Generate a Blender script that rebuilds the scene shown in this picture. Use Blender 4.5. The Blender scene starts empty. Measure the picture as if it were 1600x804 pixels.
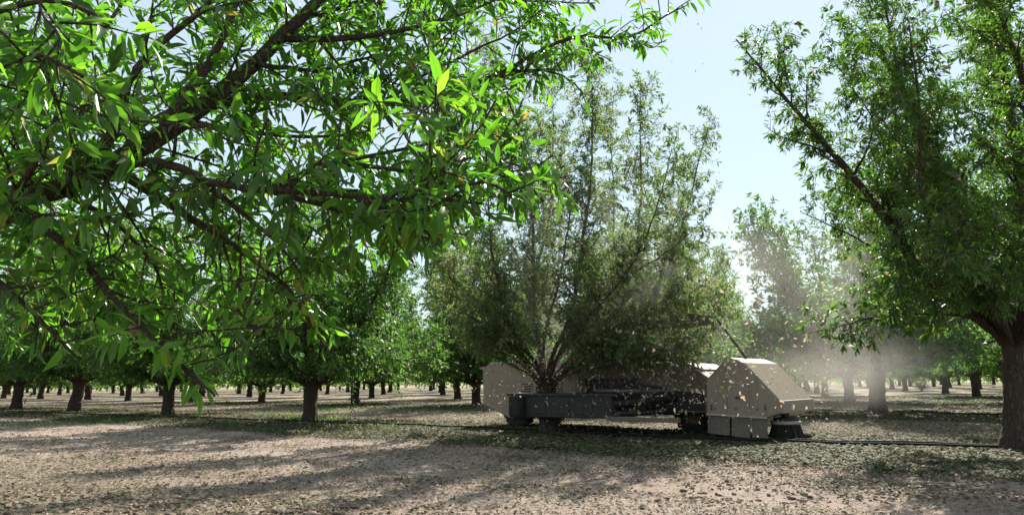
import bpy, math, random
import numpy as np
from mathutils import Matrix, Vector

# ------------------------------------------------------------------ camera, light, exposure
SC = bpy.context.scene
COL = SC.collection
W0, H0, F = 1600.0, 804.0, 1150.0          # photograph size and focal length in its pixels
CAM_H, PITCH, ROLL = 0.95, math.radians(9.61), math.radians(-0.516)
SUN_EL, SUN_AZ = 40.0, 22.0                 # elevation; degrees to the right of the view direction (+Y)

fw = np.array([0, math.cos(PITCH), math.sin(PITCH)])
r0 = np.array([1.0, 0, 0]); u0 = np.array([0, -math.sin(PITCH), math.cos(PITCH)])
rt = r0 * math.cos(ROLL) + u0 * math.sin(ROLL)
up = -r0 * math.sin(ROLL) + u0 * math.cos(ROLL)
CAMP = np.array([0, 0, CAM_H])
cam = bpy.data.cameras.new('camera'); cam.sensor_width = 36; cam.lens = F / W0 * 36
cam.clip_start = 0.05; cam.clip_end = 3000
co = bpy.data.objects.new('camera', cam); COL.objects.link(co)
co.matrix_world = Matrix(((rt[0], up[0], -fw[0], 0), (rt[1], up[1], -fw[1], 0), (rt[2], up[2], -fw[2], CAM_H), (0, 0, 0, 1)))
SC.camera = co

world = bpy.data.worlds.new('World'); SC.world = world; world.use_nodes = True
wn = world.node_tree; wn.nodes.clear()
sky = wn.nodes.new('ShaderNodeTexSky'); sky.sky_type = 'NISHITA'; sky.sun_disc = False
sky.sun_elevation = math.radians(SUN_EL); sky.sun_rotation = math.radians(SUN_AZ)
sky.air_density = 1.0; sky.dust_density = 0.15; sky.ozone_density = 0.35; sky.altitude = 50
bg = wn.nodes.new('ShaderNodeBackground'); bg.inputs[1].default_value = 0.075
wo = wn.nodes.new('ShaderNodeOutputWorld')
veil = wn.nodes.new('ShaderNodeMix'); veil.data_type = 'RGBA'; veil.inputs[0].default_value = 0.62
veil.inputs[7].default_value = (4.7, 5.5, 5.8, 1)          # thin high haze that evens the blue out
wn.links.new(sky.outputs[0], veil.inputs[6]); wn.links.new(veil.outputs[2], bg.inputs[0]); wn.links.new(bg.outputs[0], wo.inputs[0])

sl = bpy.data.lights.new('sun', 'SUN'); sl.energy = 5.0; sl.angle = math.radians(0.53); sl.color = (1.0, 0.93, 0.83)
so = bpy.data.objects.new('sun', sl); COL.objects.link(so)
az, el = math.radians(SUN_AZ), math.radians(SUN_EL)
sdir = Vector((math.sin(az) * math.cos(el), math.cos(az) * math.cos(el), math.sin(el)))
so.rotation_euler = sdir.to_track_quat('Z', 'Y').to_euler()

SC.view_settings.view_transform = 'Standard'; SC.view_settings.look = 'None'
SC.view_settings.exposure = 1.22; SC.view_settings.gamma = 1.0; SC.view_settings.use_curve_mapping = False
SC.render.engine = 'CYCLES'
cy = SC.cycles
cy.use_denoising = True; cy.max_bounces = 8; cy.diffuse_bounces = 3; cy.glossy_bounces = 2
cy.transmission_bounces = 4; cy.transparent_max_bounces = 8; cy.volume_bounces = 1
cy.sample_clamp_indirect = 6.0; cy.use_adaptive_sampling = True; cy.adaptive_threshold = 0.02
cy.volume_step_rate = 1.0; cy.volume_max_steps = 128

# ------------------------------------------------------------------ pixel helpers (photograph pixels -> places)
def ray(x, y):
    return fw + (x - W0 / 2) / F * rt - (y - H0 / 2) / F * up
def G(x, y, z=0.0):
    d = ray(x, y); t = (z - CAM_H) / d[2]; return CAMP + d * t
def P(x, y, D):
    d = ray(x, y); return CAMP + d * (D / d[1])
def proj(p):
    q = np.asarray(p, float) - CAMP; z = q @ fw
    return W0 / 2 + F * (q @ rt) / z, H0 / 2 - F * (q @ up) / z

# ------------------------------------------------------------------ object helpers
def tag(o, label=None, cat=None, group=None, kind=None):
    if label: o['label'] = label
    if cat: o['category'] = cat
    if group: o['group'] = group
    if kind: o['kind'] = kind
    return o
def empty(name, loc=(0, 0, 0), rz=0.0):
    o = bpy.data.objects.new(name, None); COL.objects.link(o); o.location = loc; o.rotation_euler = (0, 0, rz)
    o.empty_display_size = 0.2
    return o
def link(name, me, parent=None):
    o = bpy.data.objects.new(name, me); COL.objects.link(o)
    if parent is not None: o.parent = parent
    return o

class MB:
    """collects shapes, links them as one mesh object"""
    def __init__(s): s.v = []; s.f = []; s.n = 0; s.a = []
    def add(s, v, f, a=0.5):
        v = np.asarray(v, float).reshape(-1, 3)
        s.v.append(v); s.f += [tuple(int(i) + s.n for i in q) for q in f]; s.n += len(v)
        s.a.append(np.broadcast_to(np.asarray(a, float), (len(v),)))
    def box(s, lo, hi):
        x0, y0, z0 = lo; x1, y1, z1 = hi
        s.add([(x0, y0, z0), (x1, y0, z0), (x1, y1, z0), (x0, y1, z0), (x0, y0, z1), (x1, y0, z1), (x1, y1, z1), (x0, y1, z1)],
              [(0, 3, 2, 1), (4, 5, 6, 7), (0, 1, 5, 4), (1, 2, 6, 5), (2, 3, 7, 6), (3, 0, 4, 7)])
    def prism(s, poly, a, b):
        """poly: (x, z) outline, counter-clockwise seen from -y; extruded y=a..b"""
        n = len(poly)
        s.add([(x, a, z) for x, z in poly] + [(x, b, z) for x, z in poly],
              [tuple(range(n)), tuple(range(2 * n - 1, n - 1, -1))] + [(i, i + n, (i + 1) % n + n, (i + 1) % n) for i in range(n)])
    def tube(s, pts, rad, n=8, cap=True, a=0.5):
        v, f = tube(np.asarray(pts, float), np.broadcast_to(np.asarray(rad, float), (len(pts),)), n)
        k = len(pts)
        f = [tuple(q) for q in f]
        if cap: f += [tuple(range(n - 1, -1, -1)), tuple(range((k - 1) * n, k * n))]
        s.add(v, f, a)
    def lathe(s, prof, n=24, c=(0, 0, 0), axis='z'):
        """prof: list of (r, h)"""
        an = np.linspace(0, 2 * math.pi, n, endpoint=False); v = []
        for r, h in prof:
            for t in an:
                q = (r * math.cos(t), r * math.sin(t), h)
                if axis == 'y': q = (q[0], q[2], q[1])
                v.append((q[0] + c[0], q[1] + c[1], q[2] + c[2]))
        f = []
        for i in range(len(prof) - 1):
            for j in range(n):
                q = (i * n + j, i * n + (j + 1) % n, (i + 1) * n + (j + 1) % n, (i + 1) * n + j)
                f.append(q if axis == 'z' else q[::-1])
        s.add(v, f)
    def build(s, name, mat, parent=None, smooth=False, bevel=0):
        me = bpy.data.meshes.new(name)
        v = np.concatenate(s.v); me.from_pydata(v.tolist(), [], s.f); me.update()
        at = me.attributes.new('var', 'FLOAT', 'POINT'); at.data.foreach_set('value', np.concatenate(s.a).astype(np.float32))
        me.materials.append(mat)
        if smooth: me.polygons.foreach_set('use_smooth', [True] * len(me.polygons))
        o = link(name, me, parent)
        if bevel:
            b = o.modifiers.new('bevel', 'BEVEL'); b.width = bevel; b.segments = 2; b.limit_method = 'ANGLE'; b.angle_limit = math.radians(35)
        return o

def tube(pts, rad, n):
    k = len(pts)
    t = np.gradient(pts, axis=0); t /= np.linalg.norm(t, axis=1, keepdims=True) + 1e-9
    ref = np.array([0.31, 0.17, 0.93]) if abs(t[0, 2]) < 0.8 else np.array([0.93, 0.31, 0.17])
    a = np.cross(t, ref); a /= np.linalg.norm(a, axis=1, keepdims=True) + 1e-9
    b = np.cross(t, a)
    an = np.linspace(0, 2 * math.pi, n, endpoint=False)
    v = pts[:, None, :] + rad[:, None, None] * (np.cos(an)[None, :, None] * a[:, None, :] + np.sin(an)[None, :, None] * b[:, None, :])
    i = np.arange(k - 1)[:, None] * n; j = np.arange(n)[None, :]; j2 = (j + 1) % n
    f = np.stack([i + j, i + j2, i + n + j2, i + n + j], -1).reshape(-1, 4)
    return v.reshape(-1, 3), f

def np_mesh(name, v, f, var, mat, smooth=True, rib=None):
    """f: (M,3) or (M,4) index array, var: per-vertex float"""
    me = bpy.data.meshes.new(name); k = f.shape[1]
    me.vertices.add(len(v)); me.vertices.foreach_set('co', v.astype(np.float32).ravel())
    me.loops.add(f.size); me.loops.foreach_set('vertex_index', f.astype(np.int32).ravel())
    me.polygons.add(len(f)); me.polygons.foreach_set('loop_start', np.arange(0, f.size, k, dtype=np.int32))
    me.update(calc_edges=True)
    me.polygons.foreach_set('use_smooth', np.full(len(f), smooth))
    at = me.attributes.new('var', 'FLOAT', 'POINT'); at.data.foreach_set('value', var.astype(np.float32))
    if rib is not None:
        a2 = me.attributes.new('rib', 'FLOAT', 'POINT'); a2.data.foreach_set('value', rib.astype(np.float32))
    me.materials.append(mat)
    return me

# ------------------------------------------------------------------ leaves
def unit(a): return a / (np.linalg.norm(a, axis=-1, keepdims=True) + 1e-9)
T8 = np.array([(0, 0, 0), (.28, .42, .07), (.28, 0, .0), (.28, -.42, .07), (.64, .40, .03), (.64, 0, -.04), (.64, -.40, .03), (1, 0, -.16)])
F8 = np.array([(0, 2, 1), (0, 3, 2), (1, 2, 5), (1, 5, 4), (2, 3, 6), (2, 6, 5), (4, 5, 7), (5, 6, 7)])
T4 = np.array([(0, 0, 0), (.42, .5, .12), (.42, -.5, .12), (1, 0, -.12)])
F4 = np.array([(0, 2, 1), (1, 2, 3)])
def leaves(pos, d, nrm, L, Wd, var, detail=True, curl=None):
    T, Fc = (T8, F8) if detail else (T4, F4)
    d = unit(d); s = unit(np.cross(nrm, d)); n = np.cross(d, s)
    N = len(pos); c = np.ones(N) if curl is None else curl
    v = (pos[:, None, :] + T[None, :, 0:1] * (L[:, None] )[:, :, None] * d[:, None, :]
         + T[None, :, 1:2] * Wd[:, None, None] * s[:, None, :]
         + (T[None, :, 2] * np.where(T[None, :, 1] == 0, (L * c)[:, None], (Wd * 2.0)[:, None]))[:, :, None] * n[:, None, :])
    k = len(T)
    f = (Fc[None] + np.arange(N)[:, None, None] * k).reshape(-1, 3)
    return v.reshape(-1, 3), f, np.repeat(var, k)

# ------------------------------------------------------------------ materials
def mat(name):
    m = bpy.data.materials.new(name); m.use_nodes = True; nt = m.node_tree; nt.nodes.clear()
    out = nt.nodes.new('ShaderNodeOutputMaterial')
    return m, nt, out
def node(nt, t, **kw):
    n = nt.nodes.new(t)
    for k, v in kw.items():
        if k.startswith('i_'): n.inputs[int(k[2:]) if k[2:].isdigit() else k[2:].replace('_', ' ')].default_value = v
        else: setattr(n, k, v)
    return n
def ramp(nt, fac, stops, interp='LINEAR'):
    r = nt.nodes.new('ShaderNodeValToRGB'); r.color_ramp.interpolation = interp
    e = r.color_ramp.elements
    while len(e) < len(stops): e.new(0.5)
    for k, (p, c) in enumerate(stops): e[k].position = p; e[k].color = (*c, 1)
    nt.links.new(fac, r.inputs[0]); return r.outputs[0]
def noise(nt, scale, detail=4, rough=0.6, coord='Object', vec=None, dist=0.0):
    n = node(nt, 'ShaderNodeTexNoise'); n.inputs['Scale'].default_value = scale; n.inputs['Detail'].default_value = detail
    n.inputs['Roughness'].default_value = rough; n.inputs['Distortion'].default_value = dist
    if vec is None:
        tc = node(nt, 'ShaderNodeTexCoord'); vec = tc.outputs[coord]
    nt.links.new(vec, n.inputs['Vector']); return n.outputs['Fac']
def mixc(nt, fac, a, b, mode='MIX'):
    n = node(nt, 'ShaderNodeMix', data_type='RGBA', blend_type=mode)
    for sock, v in ((n.inputs[0], fac), (n.inputs[6], a), (n.inputs[7], b)):
        if hasattr(v, 'is_linked'): nt.links.new(v, sock)
        elif isinstance(v, tuple): sock.default_value = (*v, 1)
        else: sock.default_value = v
    return n.outputs[2]

def leaf_mat(name, stops, tstops, trans=0.5, rough=0.42, spec=0.45):
    m, nt, out = mat(name); L = nt.links
    at = node(nt, 'ShaderNodeAttribute', attribute_name='var')
    c = ramp(nt, at.outputs['Fac'], stops); tcol = ramp(nt, at.outputs['Fac'], tstops)
    rb = node(nt, 'ShaderNodeAttribute', attribute_name='rib'); rf = ramp(nt, rb.outputs['Fac'], [(.80, (0, 0, 0)), (.96, (.6, .6, .6))])
    nz = noise(nt, 38, 3, .6); ds = ramp(nt, nz, [(.42, (0, 0, 0)), (.70, (.55, .55, .55))])
    c = mixc(nt, ds, c, (.085, .095, .055)); c = mixc(nt, rf, c, (.16, .19, .07)); tcol = mixc(nt, rf, tcol, (.12, .22, .03))
    p = node(nt, 'ShaderNodeBsdfPrincipled'); L.new(c, p.inputs['Base Color'])
    p.inputs['Roughness'].default_value = rough; p.inputs['Specular IOR Level'].default_value = spec
    t = node(nt, 'ShaderNodeBsdfTranslucent'); L.new(tcol, t.inputs['Color'])
    mx = node(nt, 'ShaderNodeMixShader'); mx.inputs[0].default_value = trans
    L.new(p.outputs[0], mx.inputs[1]); L.new(t.outputs[0], mx.inputs[2]); L.new(mx.outputs[0], out.inputs[0])
    return m

GREEN = [(0.0, (.030, .065, .018)), (.5, (.045, .095, .022)), (.85, (.065, .12, .028)), (.93, (.12, .13, .03)), (1, (.20, .14, .05))]
GREENT = [(0.0, (.035, .13, .007)), (.45, (.13, .39, .014)), (.85, (.23, .52, .02)), (.93, (.38, .45, .04)), (1, (.40, .27, .07))]
M_fg = leaf_mat('near_leaf', GREEN, [(p, tuple(min(.85, 1.2 * x) for x in c)) for p, c in GREENT], .55, .33, .5)
M_right = leaf_mat('orchard_leaf', [(p, (c[0] * .95, c[1] * .85, c[2])) for p, c in GREEN], [(p, (c[0] * .95, c[1] * .8, c[2] * 1.3)) for p, c in GREENT], .48, .45, .4)
M_dusty = leaf_mat('dusty_leaf', [(0, (.06, .085, .045)), (.5, (.09, .115, .06)), (.75, (.14, .14, .09)), (1, (.24, .195, .15))],
                   [(0, (.15, .29, .05)), (.5, (.23, .37, .075)), (.75, (.29, .35, .12)), (1, (.38, .31, .2))], .48, .6, .25)
M_back = leaf_mat('background_leaf', [(0, (.035, .070, .025)), (.6, (.055, .10, .033)), (1, (.09, .12, .05))],
                  [(0, (.085, .22, .022)), (.6, (.14, .33, .03)), (1, (.23, .36, .06))], .48, .5, .35)

def bark_mat(name, a, b, scale=14):
    m, nt, out = mat(name); L = nt.links
    tc = node(nt, 'ShaderNodeTexCoord'); mp = node(nt, 'ShaderNodeMapping'); mp.inputs['Scale'].default_value = (1, 1, .2)
    L.new(tc.outputs['Object'], mp.inputs['Vector'])
    n = noise(nt, scale, 6, .7, vec=mp.outputs[0]); n2 = noise(nt, 2.5, 3, .6)
    vo = node(nt, 'ShaderNodeTexVoronoi', feature='DISTANCE_TO_EDGE'); vo.inputs['Scale'].default_value = scale * 1.6; nd = node(nt, 'ShaderNodeTexNoise'); nd.inputs['Scale'].default_value = 9; nd.inputs['Detail'].default_value = 4; L.new(tc.outputs['Object'], nd.inputs['Vector'])
    va = node(nt, 'ShaderNodeVectorMath', operation='MULTIPLY_ADD'); L.new(nd.outputs['Color'], va.inputs[0]); va.inputs[1].default_value = (.12, .12, .05); L.new(mp.outputs[0], va.inputs[2])
    L.new(va.outputs[0], vo.inputs['Vector'])
    cr = ramp(nt, vo.outputs['Distance'], [(0, (0, 0, 0)), (.30, (1, 1, 1))])
    c = mixc(nt, n, a, b); c = mixc(nt, n2, c, tuple(x * 1.25 for x in b)); c = mixc(nt, .45, c, mixc(nt, cr, tuple(x * .35 for x in a), c))
    p = node(nt, 'ShaderNodeBsdfPrincipled'); L.new(c, p.inputs['Base Color']); p.inputs['Roughness'].default_value = .85
    p.inputs['Specular IOR Level'].default_value = .2
    bp = node(nt, 'ShaderNodeBump'); bp.inputs['Strength'].default_value = .9; bp.inputs['Distance'].default_value = .05
    hh = node(nt, 'ShaderNodeMath', operation='MULTIPLY_ADD'); L.new(cr, hh.inputs[0]); hh.inputs[1].default_value = .6; L.new(n, hh.inputs[2])
    L.new(hh.outputs[0], bp.inputs['Height']); L.new(bp.outputs[0], p.inputs['Normal']); L.new(p.outputs[0], out.inputs[0])
    return m
M_bark = bark_mat('bark', (.030, .022, .017), (.105, .078, .060))
M_barkfg = bark_mat('bark_near', (.045, .033, .025), (.15, .11, .083), 40)

def paint(name, col, rough=.5, dust=.35, dcol=(.40, .34, .27), spec=.4, metal=0.0, scale=3.0):
    m, nt, out = mat(name); L = nt.links
    n = noise(nt, scale, 6, .65); n2 = noise(nt, scale * 9, 4, .7)
    f = ramp(nt, n, [(.35, (0, 0, 0)), (.72, (1, 1, 1))])
    mu = node(nt, 'ShaderNodeMath', operation='MULTIPLY'); L.new(f, mu.inputs[0]); mu.inputs[1].default_value = dust
    c = mixc(nt, mu.outputs[0], col, dcol)
    c = mixc(nt, n2, c, tuple(x * .8 for x in col)) if dust else c
    p = node(nt, 'ShaderNodeBsdfPrincipled'); L.new(c, p.inputs['Base Color']); p.inputs['Metallic'].default_value = metal
    p.inputs['Specular IOR Level'].default_value = spec
    if dust:
        tcs = node(nt, 'ShaderNodeTexCoord'); ms = node(nt, 'ShaderNodeMapping'); ms.inputs['Scale'].default_value = (9, 9, .8); L.new(tcs.outputs['Object'], ms.inputs['Vector'])
        n5 = noise(nt, 2.2, 5, .7, vec=ms.outputs[0]); st = ramp(nt, n5, [(.5, (0, 0, 0)), (.7, (.55, .55, .55))]); c = mixc(nt, st, c, tuple(x * .55 for x in col))
        n6 = noise(nt, 45, 3, .8); sp = ramp(nt, n6, [(.62, (0, 0, 0)), (.70, (.8, .8, .8))]); c = mixc(nt, sp, c, tuple(x * .5 for x in dcol))
        L.new(c, p.inputs['Base Color'])
    rr = ramp(nt, n2, [(0, (rough * .8,) * 3), (1, (min(1, rough * 1.25),) * 3)]); L.new(rr, p.inputs['Roughness'])
    bp = node(nt, 'ShaderNodeBump'); bp.inputs['Strength'].default_value = .25; bp.inputs['Distance'].default_value = .01
    L.new(n, bp.inputs['Height']); L.new(bp.outputs[0], p.inputs['Normal']); L.new(p.outputs[0], out.inputs[0])
    return m
M_tan = paint('tan_paint', (.27, .215, .158), .38, .6, (.37, .30, .235))
M_tan2 = paint('tan_paint_dirty', (.15, .122, .092), .6, .7, (.25, .205, .16))
M_dark = paint('dark_steel', (.017, .018, .018), .6, .40, (.11, .092, .072))
M_grey = paint('grey_steel', (.10, .105, .105), .45, .5, (.22, .20, .17), metal=.3)
M_rubber = paint('rubber', (.018, .018, .018), .75, .4, (.14, .12, .10), spec=.2)
M_hose = paint('hose_plastic', (.014, .014, .015), .75, .25, (.06, .05, .042), spec=.15, scale=2)
M_bristle = paint('bristle', (.012, .012, .014), .6, .15, spec=.3)
M_ring = paint('pale_ring', (.42, .38, .31), .6, .4)

# ground ---------------------------------------------------------------
R1A, R1B = G(1580, 703), G(262, 648.5)
ROW_S = (R1B - R1A) / 3.0                     # from one tree of a row to the next
SP = np.linalg.norm(ROW_S); UD = ROW_S / SP   # row direction (to the left and away)
ND = np.array([-UD[1], UD[0], 0]) * (1 if -UD[1] * 0 + UD[0] > 0 else -1)
if ND[1] < 0: ND = -ND
ROW_P = (G(1366, 645) - R1A) @ ND             # distance between rows
ROW_OFF = (G(1366, 645) - R1A) @ UD
P1 = R1A @ ND
print('spacing', SP, 'pitch', ROW_P, 'off', ROW_OFF % SP, 'p1', P1, 'R1A', R1A)

def ruts(p):
    return sum(np.exp(-((p - P1 + c) / .34) ** 2) for c in (3.5, 5.4))
def ground_h(x, y):
    a = x * UD[0] + y * UD[1]; p = x * ND[0] + y * ND[1]
    near = np.exp(-((x ** 2 + y ** 2) / 45 ** 2))
    q = (p - P1) / ROW_P; strip = np.cos(2 * np.pi * q)
    return near * (0.035 * strip + 0.022 * np.sin(x * .9 + 1.3 * np.sin(y * .43)) * np.cos(y * .71 + .4)
                   + 0.010 * np.sin(x * 2.7 + y * 1.9) * np.sin(y * 3.3 - x * 1.1) - 0.035 - .028 * ruts(p))

def ground_material():
    m, nt, out = mat('orchard_soil'); L = nt.links
    tc = node(nt, 'ShaderNodeTexCoord')
    sep = node(nt, 'ShaderNodeVectorMath', operation='DOT_PRODUCT'); L.new(tc.outputs['Object'], sep.inputs[0]); sep.inputs[1].default_value = tuple(ND)
    m1 = node(nt, 'ShaderNodeMath', operation='SUBTRACT'); L.new(sep.outputs['Value'], m1.inputs[0]); m1.inputs[1].default_value = P1
    m2 = node(nt, 'ShaderNodeMath', operation='MULTIPLY'); L.new(m1.outputs[0], m2.inputs[0]); m2.inputs[1].default_value = 2 * math.pi / ROW_P
    m3 = node(nt, 'ShaderNodeMath', operation='COSINE'); L.new(m2.outputs[0], m3.inputs[0])
    nb = noise(nt, .5, 5, .65)
    m4 = node(nt, 'ShaderNodeMath', operation='MULTIPLY_ADD'); L.new(nb, m4.inputs[0]); m4.inputs[1].default_value = 2.4; L.new(m3.outputs[0], m4.inputs[2])
    strip = ramp(nt, m4.outputs[0], [(.95, (0, 0, 0)), (1.0, (1, 1, 1))])
    mr = node(nt, 'ShaderNodeMapRange'); L.new(m4.outputs[0], mr.inputs[0])
    mr.inputs[1].default_value = .7; mr.inputs[2].default_value = 2.1
    n1 = noise(nt, 1.1, 6, .65); n2 = noise(nt, 16, 6, .75); n3 = noise(nt, 60, 4, .7)
    c = ramp(nt, n1, [(.3, (.24, .185, .15)), (.5, (.345, .275, .225)), (.7, (.44, .36, .30))])
    c2 = ramp(nt, n2, [(.30, (.13, .10, .08)), (.5, (.33, .26, .215)), (.68, (.47, .38, .32))])
    c = mixc(nt, .55, c, c2)
    n4 = noise(nt, .35, 4, .6, dist=.6); c = mixc(nt, ramp(nt, n4, [(.42, (0, 0, 0)), (.62, (.7, .7, .7))]), c, mixc(nt, n2, (.17, .125, .095), (.36, .275, .22)))
    lit = ramp(nt, n3, [(.30, (.05, .045, .03)), (.45, (.15, .13, .075)), (.56, (.13, .15, .07)), (.7, (.34, .28, .21))])
    f2 = node(nt, 'ShaderNodeMath', operation='MULTIPLY'); L.new(mr.outputs[0], f2.inputs[0]); f2.inputs[1].default_value = .62
    c = mixc(nt, f2.outputs[0], c, lit)
    mf = node(nt, 'ShaderNodeMapRange'); L.new(m1.outputs[0], mf.inputs[0]); mf.inputs[1].default_value = -.5; mf.inputs[2].default_value = 3.0; mf.inputs[4].default_value = .75
    nf = noise(nt, 7.0, 6, .8); lf = ramp(nt, nf, [(.36, (.06, .06, .035)), (.47, (.17, .155, .095)), (.55, (.40, .32, .255)), (.66, (.50, .42, .34))])
    c = mixc(nt, mf.outputs[0], c, lf)
    p = node(nt, 'ShaderNodeBsdfPrincipled'); L.new(c, p.inputs['Base Color']); p.inputs['Roughness'].default_value = .95
    p.inputs['Specular IOR Level'].default_value = .15
    ad = node(nt, 'ShaderNodeMath', operation='ADD'); L.new(n2, ad.inputs[0]); L.new(n3, ad.inputs[1])
    bp = node(nt, 'ShaderNodeBump'); bp.inputs['Strength'].default_value = .8; bp.inputs['Distance'].default_value = .035
    L.new(ad.outputs[0], bp.inputs['Height']); L.new(bp.outputs[0], p.inputs['Normal']); L.new(p.outputs[0], out.inputs[0])
    return m
def build_ground():
    ax = np.concatenate([-np.geomspace(1500, 32, 14), np.arange(-30, 30.01, .2), np.geomspace(32, 1500, 14)])
    ay = np.concatenate([-np.geomspace(1500, 12, 14), np.arange(-10, 40.01, .2), np.geomspace(42, 1500, 14)])
    X, Y = np.meshgrid(ax, ay); Z = ground_h(X, Y)
    nx, ny = len(ax), len(ay)
    i = np.arange(ny - 1)[:, None] * nx; j = np.arange(nx - 1)[None, :]
    f = np.stack([i + j, i + j + 1, i + nx + j + 1, i + nx + j], -1).reshape(-1, 4)
    v = np.stack([X, Y, Z], -1).reshape(-1, 3)
    o = link('ground', np_mesh('ground', v, f, np.zeros(len(v)), ground_material())); tag(o, kind='structure')
build_ground()

# ------------------------------------------------------------------ trees
def catmull(pts, step):
    pts = np.asarray(pts, float)
    if len(pts) == 2: pts = np.array([pts[0], pts.mean(0), pts[1]])
    q = np.vstack([2 * pts[0] - pts[1], pts, 2 * pts[-1] - pts[-2]]); out = []
    for i in range(1, len(q) - 2):
        n = max(2, int(np.linalg.norm(q[i + 1] - q[i]) / step))
        t = np.linspace(0, 1, n, endpoint=False)[:, None]
        out.append(.5 * (2 * q[i] + (q[i + 1] - q[i - 1]) * t + (2 * q[i - 1] - 5 * q[i] + 4 * q[i + 1] - q[i + 2]) * t ** 2
                         + (3 * q[i] - q[i - 1] - 3 * q[i + 1] + q[i + 2]) * t ** 3))
    return np.vstack(out + [q[-2:-1]])
def lens(p): return np.concatenate([[0], np.cumsum(np.linalg.norm(np.diff(p, axis=0), axis=1))])

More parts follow.
